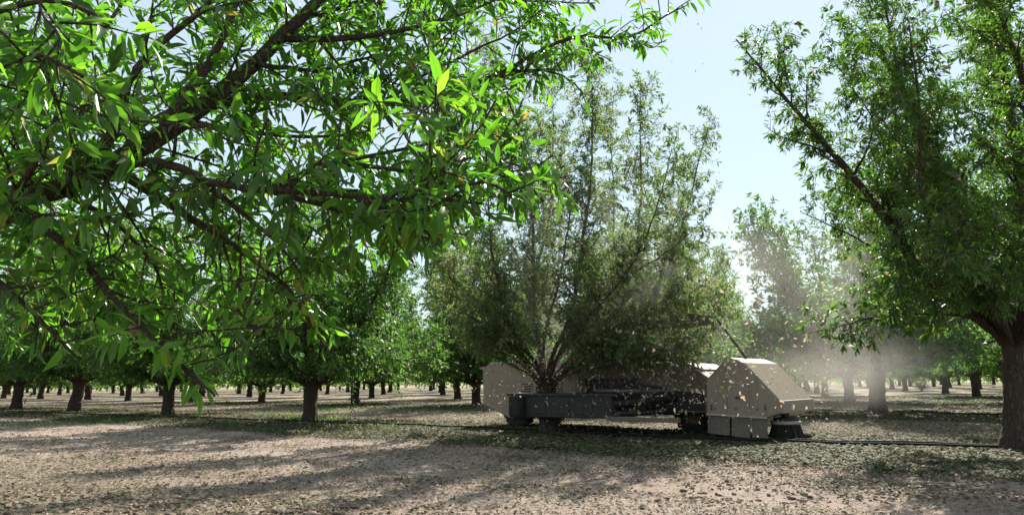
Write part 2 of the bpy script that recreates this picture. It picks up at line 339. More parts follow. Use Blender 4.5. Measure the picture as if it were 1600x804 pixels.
class Tree:
    def __init__(s, seed, step=.12, leaf_len=.09, leaf_w=.024, sec_sp=.4, sec_len=1.3, sec_up=.5, shoot_sp=.13, shoot_len=.45,
                 leaf_sp=.03, droop=.25, limb_start=.15, zmin=.9, wig=.02, detail=True, shoot_up=.35, sides=7, var=(0, 1), keep=None, shoot_wood=True, vmode=None, sec_rmax=9):
        s.__dict__.update(locals()); s.rng = np.random.default_rng(seed)
        s.wood = []                      # one list of (pts, radii, sides) per limb
        s.lp = []; s.ld = []; s.ln = []; s.ll = []; s.lv = []
    def sample(s, pts, sp, start):
        l = lens(pts); n = max(0, int((l[-1] - start) / sp))
        if n <= 0: return []
        d = start + (np.arange(n) + s.rng.random(n)) * sp
        d = np.minimum(d, l[-1] - 1e-4); i = np.clip(np.searchsorted(l, d) - 1, 0, len(pts) - 2)
        t = ((d - l[i]) / (l[i + 1] - l[i] + 1e-9))[:, None]
        return list(zip(pts[i] * (1 - t) + pts[i + 1] * t, unit(pts[i + 1] - pts[i]), d / l[-1]))
    def put_leaves(s, pts, sp, start=0.0, scale=1.0, spread=1.0):
        r = s.rng; smp = s.sample(pts, sp, start)
        if not smp: return
        p = np.array([a[0] for a in smp]); t = np.array([a[1] for a in smp]); n = len(p)
        rad = r.normal(size=(n, 3)); rad -= (rad * t).sum(1, keepdims=True) * t; rad = unit(rad)
        d = unit(.5 * t + spread * .85 * rad + np.array([0, 0, -s.droop]) + .15 * r.normal(size=(n, 3)))
        nr = np.array([0, 0, 1.0]) + .55 * r.normal(size=(n, 3))
        s.lp.append(p + rad * .008); s.ld.append(d); s.ln.append(nr)
        s.ll.append(s.leaf_len * scale * r.uniform(.6, 1.2, n))
        tone = r.normal(0, .14)
        v = np.clip(r.beta(2, 2.6, n) * .85 + tone, 0, .9); k = r.random(n) < .025; v[k] = r.uniform(.9, 1, k.sum())
        if s.vmode: v = s.vmode(p, v, r)
        s.lv.append(v)
    def twig(s, p, d, L, n, curve, jit):
        out = [p]; d = d.copy()
        for k in range(n):
            d = unit(d + curve + s.rng.normal(size=3) * jit); out.append(out[-1] + d * L / n)
        return np.array(out)
    def limb(s, pts, ra, rb, secs=True, start=None, new=True, leafy=True):
        r = s.rng
        if new or not s.wood: s.wood.append([])
        w = s.wood[-1]
        c = catmull(pts, s.step); n = len(c)
        c[1:-1] += np.cumsum(r.normal(0, s.wig, (n - 2, 3)), 0) * .35 * np.hanning(n)[1:-1, None] + r.normal(0, s.wig * .25, (n - 2, 3))
        rad = ra + (rb - ra) * (lens(c) / lens(c)[-1]) ** .8
        w.append((c, rad, s.sides))
        if not leafy: return c
        L0 = lens(c)[-1]; st = s.limb_start * L0 if start is None else start * L0
        if secs:
            for p, t, f in s.sample(c, s.sec_sp, st):
                rad_ = r.normal(size=3); rad_ -= rad_ @ t * t; rad_ = unit(rad_)
                d = unit(.55 * t + .9 * rad_ + np.array([0, 0, s.sec_up * r.uniform(-.4, 1)]))
                ln = s.sec_len * r.uniform(.45, 1.1) * (1.05 - .5 * f)
                rr = min(max(.0035, (ra + (rb - ra) * f) * .42), s.sec_rmax)
                if p[2] < s.zmin * 1.2 and d[2] < 0: d[2] *= -.3
                tw = s.twig(p, d, ln, 6, np.array([0, 0, .10 * s.sec_up]), .13)
                if s.keep and not s.keep(tw[-1]): continue
                w.append((tw, np.linspace(rr, .003, len(tw)), 5))
                s.shoots(tw, .12, rr)
        s.shoots(c, st * .8, ra * .4)
        return c
    def shoots(s, c, st, rr):
        r = s.rng; w = s.wood[-1]
        for p, t, f in s.sample(c, s.shoot_sp, st):
            rad_ = r.normal(size=3); rad_ -= rad_ @ t * t; rad_ = unit(rad_)
            d = unit(.5 * t + .8 * rad_ + np.array([0, 0, s.shoot_up * r.uniform(-.6, 1.2)]))
            ln = s.shoot_len * r.uniform(.25, 1.15)
            tw = s.twig(p, d, ln, 4, np.array([0, 0, -.06]), .12)
            if tw[:, 2].min() < s.zmin or (s.keep and not s.keep(tw[-1])): continue
            if s.shoot_wood: w.append((tw, np.linspace(.0042, .0018, len(tw)), 3))
            s.put_leaves(tw, s.leaf_sp, .02)
            # terminal tuft
            s.put_leaves(tw[-2:], s.leaf_sp * .5, 0.0, 1.05, .7)
        s.put_leaves(c, s.leaf_sp * 1.6, st)
    def wood_mesh(s, groups, name, m):
        mb_v = []; mb_f = []; n = 0
        for g in groups:
            for c, rad, k in g:
                v, f = tube(c, rad, k)
                if rad[0] > .06:
                    cc = np.repeat(c, k, 0); dv = v - cc
                    w = .05 * np.sin(v[:, 0] * 21 + v[:, 2] * 4 + np.sin(v[:, 2] * 2.2)) * np.sin(v[:, 1] * 19 + v[:, 2] * 5) + .035 * np.sin(v[:, 0] * 53 + v[:, 2] * 7) * np.sin(v[:, 1] * 47 + v[:, 2] * 9)
                    v = cc + dv * (1 + w[:, None])
                mb_v.append(v); mb_f.append(f + n); n += len(v)
        v = np.vstack(mb_v); f = np.vstack(mb_f)
        return np_mesh(name, v, f, np.full(len(v), .5), m)
    def leaf_mesh(s, name, m):
        p = np.vstack(s.lp); d = np.vstack(s.ld); nr = np.vstack(s.ln); L = np.concatenate(s.ll); va = np.concatenate(s.lv)
        Wd = L * (s.leaf_w / s.leaf_len) * s.rng.uniform(.8, 1.2, len(L))
        v, f, vv = leaves(p, d, nr, L, Wd, va, s.detail, s.rng.uniform(.2, 1.8, len(L)))
        print(name, len(p), 'leaves')
        rib = np.tile(np.array([1, 0, 1, 0, 0, 1, 0, 1.]), len(p)) if s.detail else None
        return np_mesh(name, v, f, vv, m, True, rib)

def trunk_pts(base, fork, r, flare=1.35, n=9, rng=None, fork_scale=1.05):
    base = np.asarray(base, float); fork = np.asarray(fork, float)
    t = np.linspace(0, 1, n)[:, None]; c = base * (1 - t) + fork * t
    if rng is not None: c[1:-1] += rng.normal(0, r * .06 * (9 / n) ** 1.6, (n - 2, 3)) * np.array([1, 1, 0])
    tt = t[:, 0]; rad = r * (1 + (flare - 1) * np.exp(-tt * 7) + (fork_scale - 1) * tt ** 3)
    if rng is not None: rad *= 1 + .03 * np.sin(tt * 5 + rng.uniform(0, 6))
    c = np.vstack([c[0] - np.array([0, 0, .12]), c]); rad = np.concatenate([[rad[0] * 1.1], rad])
    return c, rad

def nuts_mesh(tree, name, n, m, zmax=99, size=.021):
    p = np.vstack(tree.lp); r = tree.rng
    i = r.integers(0, len(p), n); q = p[i] + r.normal(0, .015, (n, 3)) - np.array([0, 0, .02])
    v, f = nut_shape(6, 5)
    V = []; Fs = []; A = []
    for k in range(n):
        a = r.uniform(0, 6.28); sc = size * r.uniform(.8, 1.3)
        R = Matrix.Rotation(a, 3, 'Z') @ Matrix.Rotation(r.uniform(-1, 1), 3, 'X')
        V.append((v * sc) @ np.array(R).T + q[k]); Fs.append(f + k * len(v)); A.append(np.full(len(v), r.random()))
    return np_mesh(name, np.vstack(V), np.vstack(Fs), np.concatenate(A), m)
def nut_shape(n=8, k=6):
    """almond hull: flattened ellipsoid, pointed at one end, with the open seam along one side"""
    th = np.linspace(0.12, math.pi - .08, k); ph = np.linspace(0, 2 * math.pi, n, endpoint=False); v = []
    for a in th:
        for b in ph:
            rr = math.sin(a) ** .85 * (1 - .25 * math.cos(a)) * (.62 if abs(b) < .01 else 1.0)
            v.append((rr * math.cos(b) * .85, 1.45 * math.cos(a), rr * math.sin(b) * .62))
    f = []
    for i in range(k - 1):
        for j in range(n): f.append((i * n + j, i * n + (j + 1) % n, (i + 1) * n + (j + 1) % n, (i + 1) * n + j))
    return np.array(v), np.array(f)
def hull_mat():
    m, nt, out = mat('almond_hull'); L = nt.links
    at = node(nt, 'ShaderNodeAttribute', attribute_name='var')
    oi = node(nt, 'ShaderNodeObjectInfo'); ad = node(nt, 'ShaderNodeMath', operation='ADD'); L.new(at.outputs['Fac'], ad.inputs[0]); L.new(oi.outputs['Random'], ad.inputs[1])
    fr = node(nt, 'ShaderNodeMath', operation='FRACT'); L.new(ad.outputs[0], fr.inputs[0])
    c = ramp(nt, fr.outputs[0], [(0, (.10, .065, .048)), (.4, (.21, .14, .105)), (.75, (.34, .25, .19)), (1, (.46, .37, .29))])
    n = noise(nt, 90, 3, .7); c = mixc(nt, mixc(nt, .5, n, (0, 0, 0)), c, (.10, .07, .05))
    p = node(nt, 'ShaderNodeBsdfPrincipled'); L.new(c, p.inputs['Base Color']); p.inputs['Roughness'].default_value = .85
    p.inputs['Specular IOR Level'].default_value = .2; L.new(p.outputs[0], out.inputs[0])
    return m
M_hull = hull_mat()

def hero(name, label, T, base, trunk, bark, leafm, nuts=0):
    e = empty(name, base); inv = np.asarray(base, float)
    tag(e, label, 'tree', 'almond trees of the orchard')
    if trunk is not None:
        c, rad = trunk; me = T.wood_mesh([[(c, rad, 28)]], 'trunk', bark); o = link('trunk', me, e); o.location = -inv
    for g in T.wood:
        o = link('limb', T.wood_mesh([g], 'limb', bark), e); o.location = -inv
    o = link('crown', T.leaf_mesh('crown', leafm), e); o.location = -inv
    if nuts:
        o = link('nut_cluster', nuts_mesh(T, 'nut_cluster', nuts, M_hull, size=.014 if nuts < 100 else .023), e); o.location = -inv; o['kind'] = 'stuff'
    return e

# --- foreground tree (row of the camera, trunk left of the frame)
def foreground_tree():
    T = Tree(11, step=.08, leaf_len=.082, leaf_w=.0235, sec_sp=.155, sec_len=.62, sec_up=.3, shoot_sp=.062, shoot_len=.22, leaf_sp=.020,
             droop=.32, sec_rmax=.0075, limb_start=.0, zmin=.75, wig=.008, sides=10, shoot_up=.25)
    def keep(p):
        if p[1] < .9: return False
        x, y = proj(p)
        if y > np.interp(x, [-300, 0, 100, 200, 255, 285, 345, 375, 420, 545], [600, 560, 555, 545, 575, 632, 632, 560, 535, 552]): return False
        lim = np.interp(y, [-400, 0, 60, 130, 190, 260, 340, 390, 440, 520, 560, 600, 640, 700], [1085, 1095, 1040, 880, 800, 880, 870, 720, 560, 520, 520, 335, 340, 0])
        if p[1] < 3.4 and 240 < x < 540:
            if abs((x - 270) * 210 + (y - 210) * 230) / 311.4 < 26: return False
        for cx, cy_, rx, ry in ((625, 222, 60, 24), (755, 70, 55, 34), (700, 195, 45, 18), (560, 85, 40, 22), (480, 190, 45, 22), (330, 255, 40, 16), (640, 20, 40, 16)):
            if ((x - cx) / rx) ** 2 + ((y - cy_) / ry) ** 2 < 1 and T.rng.random() < .85: return False
        if p[1] < 2.9 and x < 150 and 265 < y < 335: return T.rng.random() < .35
        return x < lim + 12
    T.keep = keep
    tb = np.array([-4.05, 3.15, 0]); fork = tb + np.array([.05, .02, 1.15])
    tr = trunk_pts(tb, fork, .19, rng=T.rng)
    def L(px, ra, rb, **k): return T.limb([P(*q) for q in px], ra, rb, **k)
    f = fork - np.array([0, 0, .1])
    def LD(px, ra, rb, **k):
        a = (T.shoot_sp, T.shoot_len, T.sec_sp, T.leaf_sp); T.shoot_sp, T.shoot_len, T.sec_sp, T.leaf_sp = .060, .25, .14, .021
        T.limb([P(*q) for q in px], ra, rb, **k); T.shoot_sp, T.shoot_len, T.sec_sp, T.leaf_sp = a
    def LF(px, ra, rb, **k): return T.limb([f] + [P(*q) for q in px], ra, rb, **k)
    LF([(-330, 350, 3.0), (0, 316, 2.85), (120, 290, 2.8), (270, 208, 2.9), (390, 112, 3.1), (500, 0, 3.3), (580, -90, 3.5)], .075, .022, start=.35)
    LF([(-330, 370, 2.9), (-20, 330, 2.7), (130, 292, 2.6), (250, 258, 2.45), (330, 290, 2.4), (430, 300, 2.35), (560, 309, 2.3), (700, 314, 2.3), (755, 318, 2.3)], .055, .004, start=.35)
    LD([(320, 165, 3.0), (430, 150, 3.3), (560, 160, 3.5), (680, 155, 3.6), (780, 118, 3.7), (890, 62, 3.8), (985, 58, 3.85), (1040, 25, 3.9), (1075, 8, 3.9)], .028, .004)
    LD([(440, 60, 3.2), (520, 62, 3.2), (620, 48, 3.3), (720, 20, 3.4), (800, -10, 3.5)], .02, .004)
    L([(20, 330, 2.7), (110, 390, 2.5), (170, 460, 2.35), (240, 535, 2.25), (300, 590, 2.15), (320, 612, 2.1)], .022, .004)
    LD([(190, 270, 2.5), (300, 340, 2.6), (390, 400, 2.6), (450, 450, 2.6), (495, 520, 2.6), (515, 548, 2.6)], .02, .004)
    L([(-120, 350, 2.5), (-20, 420, 2.35), (50, 480, 2.3), (105, 540, 2.3), (125, 562, 2.3)], .02, .004)
    L([(120, 288, 2.7), (175, 210, 2.6), (215, 110, 2.6), (300, 30, 2.7), (360, -30, 2.8)], .026, .008)
    L([(230, 235, 2.8), (300, 140, 2.8), (350, 55, 2.9), (380, -40, 3.0)], .026, .008)
    L([(-150, 170, 1.75), (-30, 120, 1.6), (60, 85, 1.5), (130, 120, 1.5)], .012, .004)
    L([(-100, 30, 1.9), (20, 20, 1.75), (110, 10, 1.7), (170, 40, 1.7)], .012, .004)
    LD([(420, 298, 2.4), (520, 255, 2.6), (640, 265, 2.75), (740, 245, 2.8), (820, 262, 2.8), (862, 296, 2.8)], .014, .003)
    LD([(560, 309, 2.3), (620, 340, 2.25), (662, 362, 2.2), (680, 380, 2.2)], .009, .003)
    LD([(640, 312, 2.3), (720, 290, 2.25), (775, 290, 2.2), (800, 310, 2.2)], .008, .003)
    LD([(330, 295, 2.4), (400, 350, 2.5), (450, 395, 2.5), (480, 440, 2.5)], .012, .003)
    L([(100, 300, 2.6), (180, 350, 2.8), (240, 420, 2.8), (260, 480, 2.8)], .014, .004)
    LD([(240, 535, 2.25), (285, 575, 2.17), (318, 606, 2.1), (335, 618, 2.08)], .007, .003)
    LD([(430, 300, 2.4), (540, 330, 2.4), (640, 360, 2.45), (690, 385, 2.5)], .012, .003)
    LD([(480, 260, 2.7), (600, 240, 2.9), (720, 215, 3.0), (800, 225, 3.0)], .012, .003)
    LD([(600, 309, 2.3), (700, 275, 2.5), (790, 270, 2.6), (850, 315, 2.6)], .010, .003)
    LD([(780, 120, 3.7), (850, 110, 3.7), (900, 130, 3.7), (915, 160, 3.7)], .010, .003)
    LD([(600, 160, 3.5), (660, 120, 3.6), (740, 80, 3.7), (820, 40, 3.8), (860, 0, 3.8)], .012, .003)
    L([(300, 190, 3.0), (410, 210, 3.2), (520, 215, 3.3), (600, 200, 3.3)], .014, .004)
    L([(400, 100, 3.1), (500, 110, 3.4), (580, 90, 3.5), (660, 95, 3.6)], .014, .004)
    LD([(470, 30, 3.3), (540, 10, 3.6), (620, -10, 3.8), (760, 0, 4.0), (930, 5, 4.1)], .014, .004)
    LD([(690, 155, 3.6), (740, 175, 3.6), (800, 190, 3.6)], .008, .003)
    L([(20, 318, 2.8), (60, 230, 2.3), (90, 170, 2.1), (60, 90, 2.0)], .018, .005)
    # the rest of the crown, further back and above
    r = T.rng
    T.sec_sp = .24; T.sec_len = .9; T.shoot_sp = .085; T.shoot_len = .34
    for px in ([(-200, 330, 3.6), (100, 250, 4.6), (300, 150, 5.4), (420, 20, 6.0)], [(-200, 300, 3.6), (50, 150, 4.6), (180, 20, 5.2), (240, -120, 5.6)],
               [(-200, 380, 3.6), (60, 400, 4.4), (200, 400, 5.0), (320, 360, 5.4)], [(-250, 300, 3.4), (-50, 100, 3.8), (60, -50, 4.2)],
               [(-250, 360, 3.4), (-80, 440, 3.6), (60, 450, 3.9), (170, 470, 4.2)]):
        LF(px, .05, .006, start=.4)
    hero('almond_tree', 'closest almond tree, bright backlit leaves and long boughs filling the upper left', T, tb, tr, M_barkfg, M_fg, nuts=70)
foreground_tree()

# --- right-hand tree
def right_tree():
    tb = G(1590, 703); D = tb[1]
    T = Tree(23, leaf_len=.10, leaf_w=.028, sec_sp=.14, sec_len=1.25, sec_up=.5, shoot_sp=.066, shoot_len=.42, leaf_sp=.023, droop=.3, limb_start=.22, zmin=1.25, wig=.02, sides=9)
    def keep(p):
        x, y = proj(p)
        lim = np.interp(y, [-200, 0, 60, 130, 200, 300, 380, 430, 490, 560], [1290, 1290, 1130, 1150, 1190, 1250, 1290, 1330, 1230, 1290])
        return x > lim and y < np.interp(x, [1230, 1300, 1420, 1600], [545, 545, 550, 560])
    def keep2(p):
        if not keep(p): return False
        x, y = proj(p)
        if 1405 < x < 1560 and y > np.interp(x, [1405, 1440, 1500, 1535, 1560], [395, 448, 478, 500, 520]) and T.rng.random() < .93 and not (x < 1470 and y < 535 and p[1] < tb[1] - .4): return False
        if p[1] < tb[1] + .3 and y > 280:
            e = abs(x - np.interp(y, [290, 368, 428, 462, 490], [1340, 1400, 1440, 1500, 1535]))
            if e < 10: return False
        return True
    T.keep = keep2
    fork = P(1584, 520, D); tr = trunk_pts(tb, fork, .145, 1.6, n=30, rng=T.rng, fork_scale=1.1)
    f0 = P(1584, 545, D)
    def L(px, ra, rb, **k): return T.limb([f0] + [P(a, b, D + c) for a, b, c in px], ra, rb, **k)
    L([(1535, 490, -.1), (1500, 462, -.2), (1440, 428, -.4), (1400, 368, -.5), (1340, 290, -.5), (1270, 205, -.4), (1200, 120, -.2), (1150, 62, 0)], .105, .010, start=.35)
    L([(1582, 440, .1), (1590, 300, .2), (1570, 150, .2), (1550, 0, .2), (1540, -120, .2)], .10, .02)
    L([(1560, 480, .5), (1500, 380, 1.1), (1450, 240, 1.4), (1400, 90, 1.5), (1370, -60, 1.5)], .085, .012)
    L([(1600, 470, -.5), (1620, 330, -1.2), (1600, 180, -1.7), (1560, 20, -2.0), (1530, -120, -2.1)], .085, .012)
    L([(1620, 480, .3), (1700, 380, .6), (1780, 230, .8), (1820, 60, .9)], .09, .012)
    L([(1640, 480, -.8), (1720, 330, -1.8), (1740, 150, -2.3)], .08, .012)
    L([(1535, 470, -.5), (1480, 410, -1.3), (1450, 300, -1.9), (1440, 170, -2.2), (1420, 40, -2.3)], .06, .008)
    L([(1530, 500, -.3), (1470, 488, -.6), (1390, 490, -.8), (1320, 508, -.9), (1265, 520, -.9)], .035, .004, start=.3)
    L([(1550, 490, .6), (1460, 450, 1.3), (1380, 400, 1.8), (1310, 360, 2.0), (1250, 330, 2.1)], .06, .006, start=.3)
    L([(1500, 460, -.2), (1500, 340, -.1), (1450, 210, 0), (1380, 90, .1), (1330, 30, .2)], .06, .006, start=.15)
    L([(1560, 480, -.8), (1540, 430, -1.6), (1500, 400, -2.2), (1450, 390, -2.6)], .04, .005, start=.3)
    L([(1610, 470, 1.0), (1600, 300, 1.9), (1560, 120, 2.3), (1520, -50, 2.5)], .07, .01)
    L([(1440, 428, -.4), (1400, 300, -.2), (1370, 200, -.2), (1300, 90, -.1)], .035, .005, start=.3)
    hero('almond_tree', 'almond tree at the right edge with thick trunk and a long limb slanting up left', T, tb, tr, M_bark, M_right, nuts=420)
right_tree()

# --- shaken tree in the middle
CB = G(857, 676)
def centre_tree():
    tb = CB.copy(); D = tb[1]
    def vm(p, v, r):
        # dusty patches: whole sprays gone grey-brown
        q = np.sin(p[:, 0] * 2.1 + p[:, 2] * 1.3) * np.sin(p[:, 2] * 1.7 - p[:, 0] * .9 + p[:, 1])
        return np.clip(v + .24 * (q > .3) * (p[:, 0] < tb[0] + .6) + .08 * r.normal(size=len(v)), 0, 1)
    T = Tree(37, leaf_len=.105, leaf_w=.03, sec_sp=.16, sec_len=1.2, sec_up=.8, shoot_sp=.08, shoot_len=.42, leaf_sp=.026, droop=.25, limb_start=.2, zmin=1.15, wig=.022, sides=9, shoot_up=.6, vmode=vm)
    def keep(p):
        x, y = proj(p)
        if y > np.interp(x, [700, 790, 810, 890, 915, 1000, 1100, 1130], [560, 565, 535, 540, 585, 605, 602, 570]): return False
        hi = np.interp(y, [30, 110, 180, 250, 330, 420, 480, 560], [1010, 1035, 1125, 1130, 1120, 1150, 1170, 1100])
        lo = np.interp(y, [30, 200, 330, 430, 520, 560], [690, 640, 620, 640, 690, 730])
        return lo < x < hi
    T.keep = keep
    fork = P(853, 605, D); tr = trunk_pts(tb, fork, .17, 1.3, n=20, rng=T.rng, fork_scale=1.15)
    f0 = P(853, 618, D)
    def L(px, ra, rb, **k): return T.limb([f0] + [P(a, b, D + c) for a, b, c in px], ra * .72, rb, **k)
    L([(828, 575, 0), (805, 540, -.1), (760, 480, -.3), (710, 440, -.4), (670, 380, -.5), (650, 320, -.5)], .085, .008)
    L([(845, 560, .1), (835, 480, .2), (832, 380, .3), (815, 250, .3), (785, 120, .3), (745, 40, .3)], .075, .006)
    L([(862, 560, -.2), (890, 500, -.5), (915, 390, -.7), (930, 250, -.8), (925, 120, -.8), (915, 75, -.8)], .075, .006)
    L([(885, 575, 0), (945, 520, .1), (985, 420, .2), (1000, 300, .2), (1000, 190, .2), (1002, 130, .2)], .08, .006)
    L([(885, 580, .3), (970, 520, .8), (1040, 430, 1.0), (1075, 330, 1.1), (1095, 240, 1.1), (1118, 180, 1.1)], .07, .006)
    L([(890, 575, -.3), (980, 530, -.7), (1060, 490, -.9), (1120, 460, -1.0), (1160, 470, -1.0)], .055, .005)
    L([(840, 570, -.4), (800, 520, -1.0), (770, 420, -1.4), (760, 300, -1.6), (770, 190, -1.6)], .065, .006)
    L([(850, 560, .6), (830, 460, 1.3), (860, 330, 1.7), (865, 200, 1.8), (860, 110, 1.8)], .065, .006)
    L([(870, 560, -.6), (930, 480, -1.4), (990, 400, -1.7), (1030, 310, -1.8), (1050, 230, -1.8)], .06, .006)
    L([(830, 575, .5), (770, 520, 1.2), (720, 470, 1.5), (690, 390, 1.6), (690, 260, 1.6), (700, 160, 1.6)], .06, .006)
    L([(870, 565, .8), (950, 470, 1.6), (960, 330, 2.0), (955, 210, 2.1), (960, 140, 2.1)], .055, .006)
    L([(835, 590, -.2), (780, 560, -.5), (720, 535, -.7), (690, 520, -.8)], .035, .004)
    L([(880, 590, -.4), (950, 560, -1.0), (1030, 545, -1.3), (1090, 560, -1.4)], .035, .004)
    L([(880, 590, -.5), (940, 575, -1.3), (1010, 580, -1.7), (1070, 592, -1.8)], .03, .004)
    L([(880, 580, -.3), (960, 555, -1.2), (1050, 555, -1.7), (1110, 575, -1.9)], .03, .004)
    L([(880, 570, -.6), (980, 500, -1.6), (1080, 470, -2.0), (1150, 500, -2.1)], .03, .004)
    L([(880, 580, .5), (1000, 545, 1.2), (1100, 520, 1.5), (1165, 480, 1.5)], .03, .004)
    L([(840, 580, -.4), (760, 510, -1.4), (690, 480, -1.8), (640, 490, -1.9)], .03, .004)
    L([(840, 590, -.3), (800, 560, -1.0), (770, 548, -1.3), (735, 552, -1.4)], .03, .004)
    L([(880, 580, .2), (960, 530, .1), (1050, 480, .0), (1130, 430, -.1), (1145, 400, -.1)], .05, .005)
    L([(840, 570, .2), (790, 500, .4), (730, 400, .6), (665, 300, .8), (650, 220, .8)], .05, .005)
    L([(870, 560, -.3), (910, 480, -.8), (970, 440, -1.2), (1060, 380, -1.5), (1110, 330, -1.6)], .05, .005)
    L([(850, 540, -.2), (880, 420, -.4), (890, 300, -.5), (840, 190, -.5)], .05, .005)
    hero('almond_tree', 'dusty almond tree in the middle being shaken, its upright boughs losing leaves above the harvester', T, tb, tr, M_bark, M_dusty, nuts=200)
centre_tree()

# --- orchard behind
def generic(seed, H=7.0, R=3.7, th=1.15, tr_r=.19, n=30000):
    T = Tree(seed, step=.3, leaf_len=.16, leaf_w=.055, sec_sp=.21, sec_len=1.8, sec_up=.4, shoot_sp=.12, shoot_len=.65, leaf_sp=.030, droop=.2,
             limb_start=.2, zmin=1.2, wig=.03, detail=False, sides=6, shoot_wood=False)
    r = T.rng; lean = r.normal(0, .06, 2)
    fork = np.array([lean[0], lean[1], th]); tr = trunk_pts((0, 0, 0), fork, tr_r, 1.3, rng=r, fork_scale=1.15)
    f0 = fork - np.array([0, 0, .15]); nl = 6; a0 = r.uniform(0, 6.28)
    for k in range(nl):
        a = a0 + k * 6.283 / nl + r.normal(0, .2); q = np.array([math.cos(a), math.sin(a), 0])
        rr = R * r.uniform(.55, .95); hh = H * r.uniform(.82, 1.04)
        T.limb([f0, f0 + q * rr * .22 + np.array([0, 0, .55]), f0 + q * rr * .55 + np.array([0, 0, (hh - th) * .42]), f0 + q * rr * .85 + np.array([0, 0, (hh - th) * .75]), f0 + q * rr * .95 + np.array([0, 0, hh - th])], tr_r * .55, .012)
    for k in range(7):       # low spreading boughs
        a = a0 + .5 + k * 6.283 / 7 + r.normal(0, .2); q = np.array([math.cos(a), math.sin(a), 0]); rr = R * r.uniform(.8, 1.05)
        T.limb([f0, f0 + q * rr * .35 + np.array([0, 0, .45]), f0 + q * rr * .7 + np.array([0, 0, .75]), f0 + q * rr + np.array([0, 0, r.uniform(.4, 1.3)])], tr_r * .38, .01)
    T.limb([f0, f0 + np.array([.1, .1, H * .3]), f0 + np.array([.2, -.1, H * .6]), f0 + np.array([.1, .1, H - th])], tr_r * .5, .012)
    tm = T.wood_mesh([[(tr[0], tr[1], 10)]] + T.wood, 'trunk', M_bark)
    return tm, T.leaf_mesh('crown', M_back)
VAR = [generic(101, 6.9, 3.7), generic(202, 6.3, 3.5, 1.05), generic(303, 7.4, 3.9, 1.25), generic(404, 6.6, 3.6), generic(505, 7.0, 3.3, 1.0), generic(606, 6.1, 3.9, 1.2)]
def back_tree(p, label, rng, scale=1.0, k=None):
    k = int(rng.integers(0, 6)) if k is None else k
    e = empty('almond_tree', (p[0], p[1], 0), rng.uniform(0, 6.28)); e.scale = (scale, scale, scale * rng.uniform(.94, 1.06))
    tag(e, label, 'tree', 'almond trees of the orchard')
    link('trunk', VAR[k][0], e); link('crown', VAR[k][1], e)
    return e
rng = np.random.default_rng(5)
known = {}
ordn = ['first', 'second', 'third', 'fourth', 'fifth', 'sixth', 'seventh', 'eighth', 'ninth', 'tenth', 'eleventh', 'twelfth']
cells = []
for row in range(-1, 16):
    for t in range(-14, 40):
        off = (ROW_OFF * (row - 1)) if False else (0 if row % 2 == 1 else ROW_OFF)
        p = R1A + ND * ROW_P * (row - 1) + UD * (off % SP + SP * t)
        cells.append((row, t, p))
PIX1 = {1: None, 2: (484, 658), 3: (262, 648.5), 4: (115, 643), 5: (25, 638.5)}
LAB1 = {2: 'almond tree with stout forked trunk, next along the hose row left of the shaken tree',
        3: 'almond tree on a straight dark trunk, just left of the lowest hanging leaf spray',
        4: 'almond tree in the front row with a slim trunk below drooping foreground leaves',
        5: 'almond tree with low forked trunk, nearest to the left edge in the front row'}
count = {}
seen = []
for row, t, p in cells:
    if row == 0 or row == -1: continue
    if row == 1 and t in (0, 1): continue
    jit = rng.normal(0, .18, 2); q = p + np.array([jit[0], jit[1], 0])
    if row == 1 and t in PIX1 and PIX1[t]: q = G(*PIX1[t])
    if q[1] < 4: continue
    x, y = proj(q); D = q[1]
    m = 4.5 * F / D
    if x < -m or x > 1600 + m or D > 118: continue
    seen.append((row, t, q, x, D))
for row, t, q, x, D in seen:
    if row == 1 and t in LAB1: lab = LAB1[t]
    elif row == 1: lab = 'almond tree of the front row beyond the left edge, seen through the leaves'
    elif row == 2:
        n = [a for a in seen if a[0] == 2]; n.sort(key=lambda a: -a[3]); k = [i for i, a in enumerate(n) if a[1] == t][0]
        if x > 1620: lab = 'almond tree of the second row behind the thick right-hand trunk'
        elif 1250 < x: lab = 'almond tree in dust beyond the machine nose, dark trunk right of the round brush'
        elif 900 < x: lab = 'almond tree hidden behind the tan harvester and the shaken tree'
        elif 650 < x: lab = 'almond tree with thin dark trunk at the rear end of the harvester'
        elif x > 0 and k < 12: lab = 'almond tree of the second row, %s from the right' % ordn[k]
        else: lab = 'almond tree far along the second row towards the left edge'
    elif row in (3, 4): 
        n = [a for a in seen if a[0] == row]; n.sort(key=lambda a: -a[3]); k = [i for i, a in enumerate(n) if a[1] == t][0]
        rn = {3: 'third', 4: 'fourth'}[row]
        lab = 'almond tree of the %s row from the front, %s from the right' % (rn, ordn[k]) if k < 12 else 'small almond tree far left in the %s row from the front' % rn
    else: lab = 'distant almond tree with a thin dark trunk in the hazy far rows'
    sc = 1.0
    if row == 2 and 1200 < x < 1620: sc = 1.16
    back_tree(q, lab, rng, sc * rng.uniform(.92, 1.08))
print('trees', len(seen))

# far wood: one mass beyond the rows
def far_wood():
    r = np.random.default_rng(9); n = 52000
    a = r.uniform(-.9, .9, n); D = r.uniform(122, 165, n); x = D * a
    blob = 5.2 + 1.4 * np.sin(x * .55) + .8 * np.sin(x * 1.3 + D)
    z = .4 + (blob - .4) * r.random(n) ** .8
    p = np.stack([x, D, z], -1); d = r.normal(size=(n, 3)); nr = r.normal(size=(n, 3)) + np.array([0, 0, .8])
    v, f, vv = leaves(p, d, nr, r.uniform(.5, .95, n), r.uniform(.3, .5, n), r.random(n), False)
    o = link('distant_woodland', np_mesh('distant_woodland', v, f, vv, M_back)); tag(o, 'continuous green orchard foliage closing the view behind the last trunks', 'woodland', kind='stuff')
far_wood()

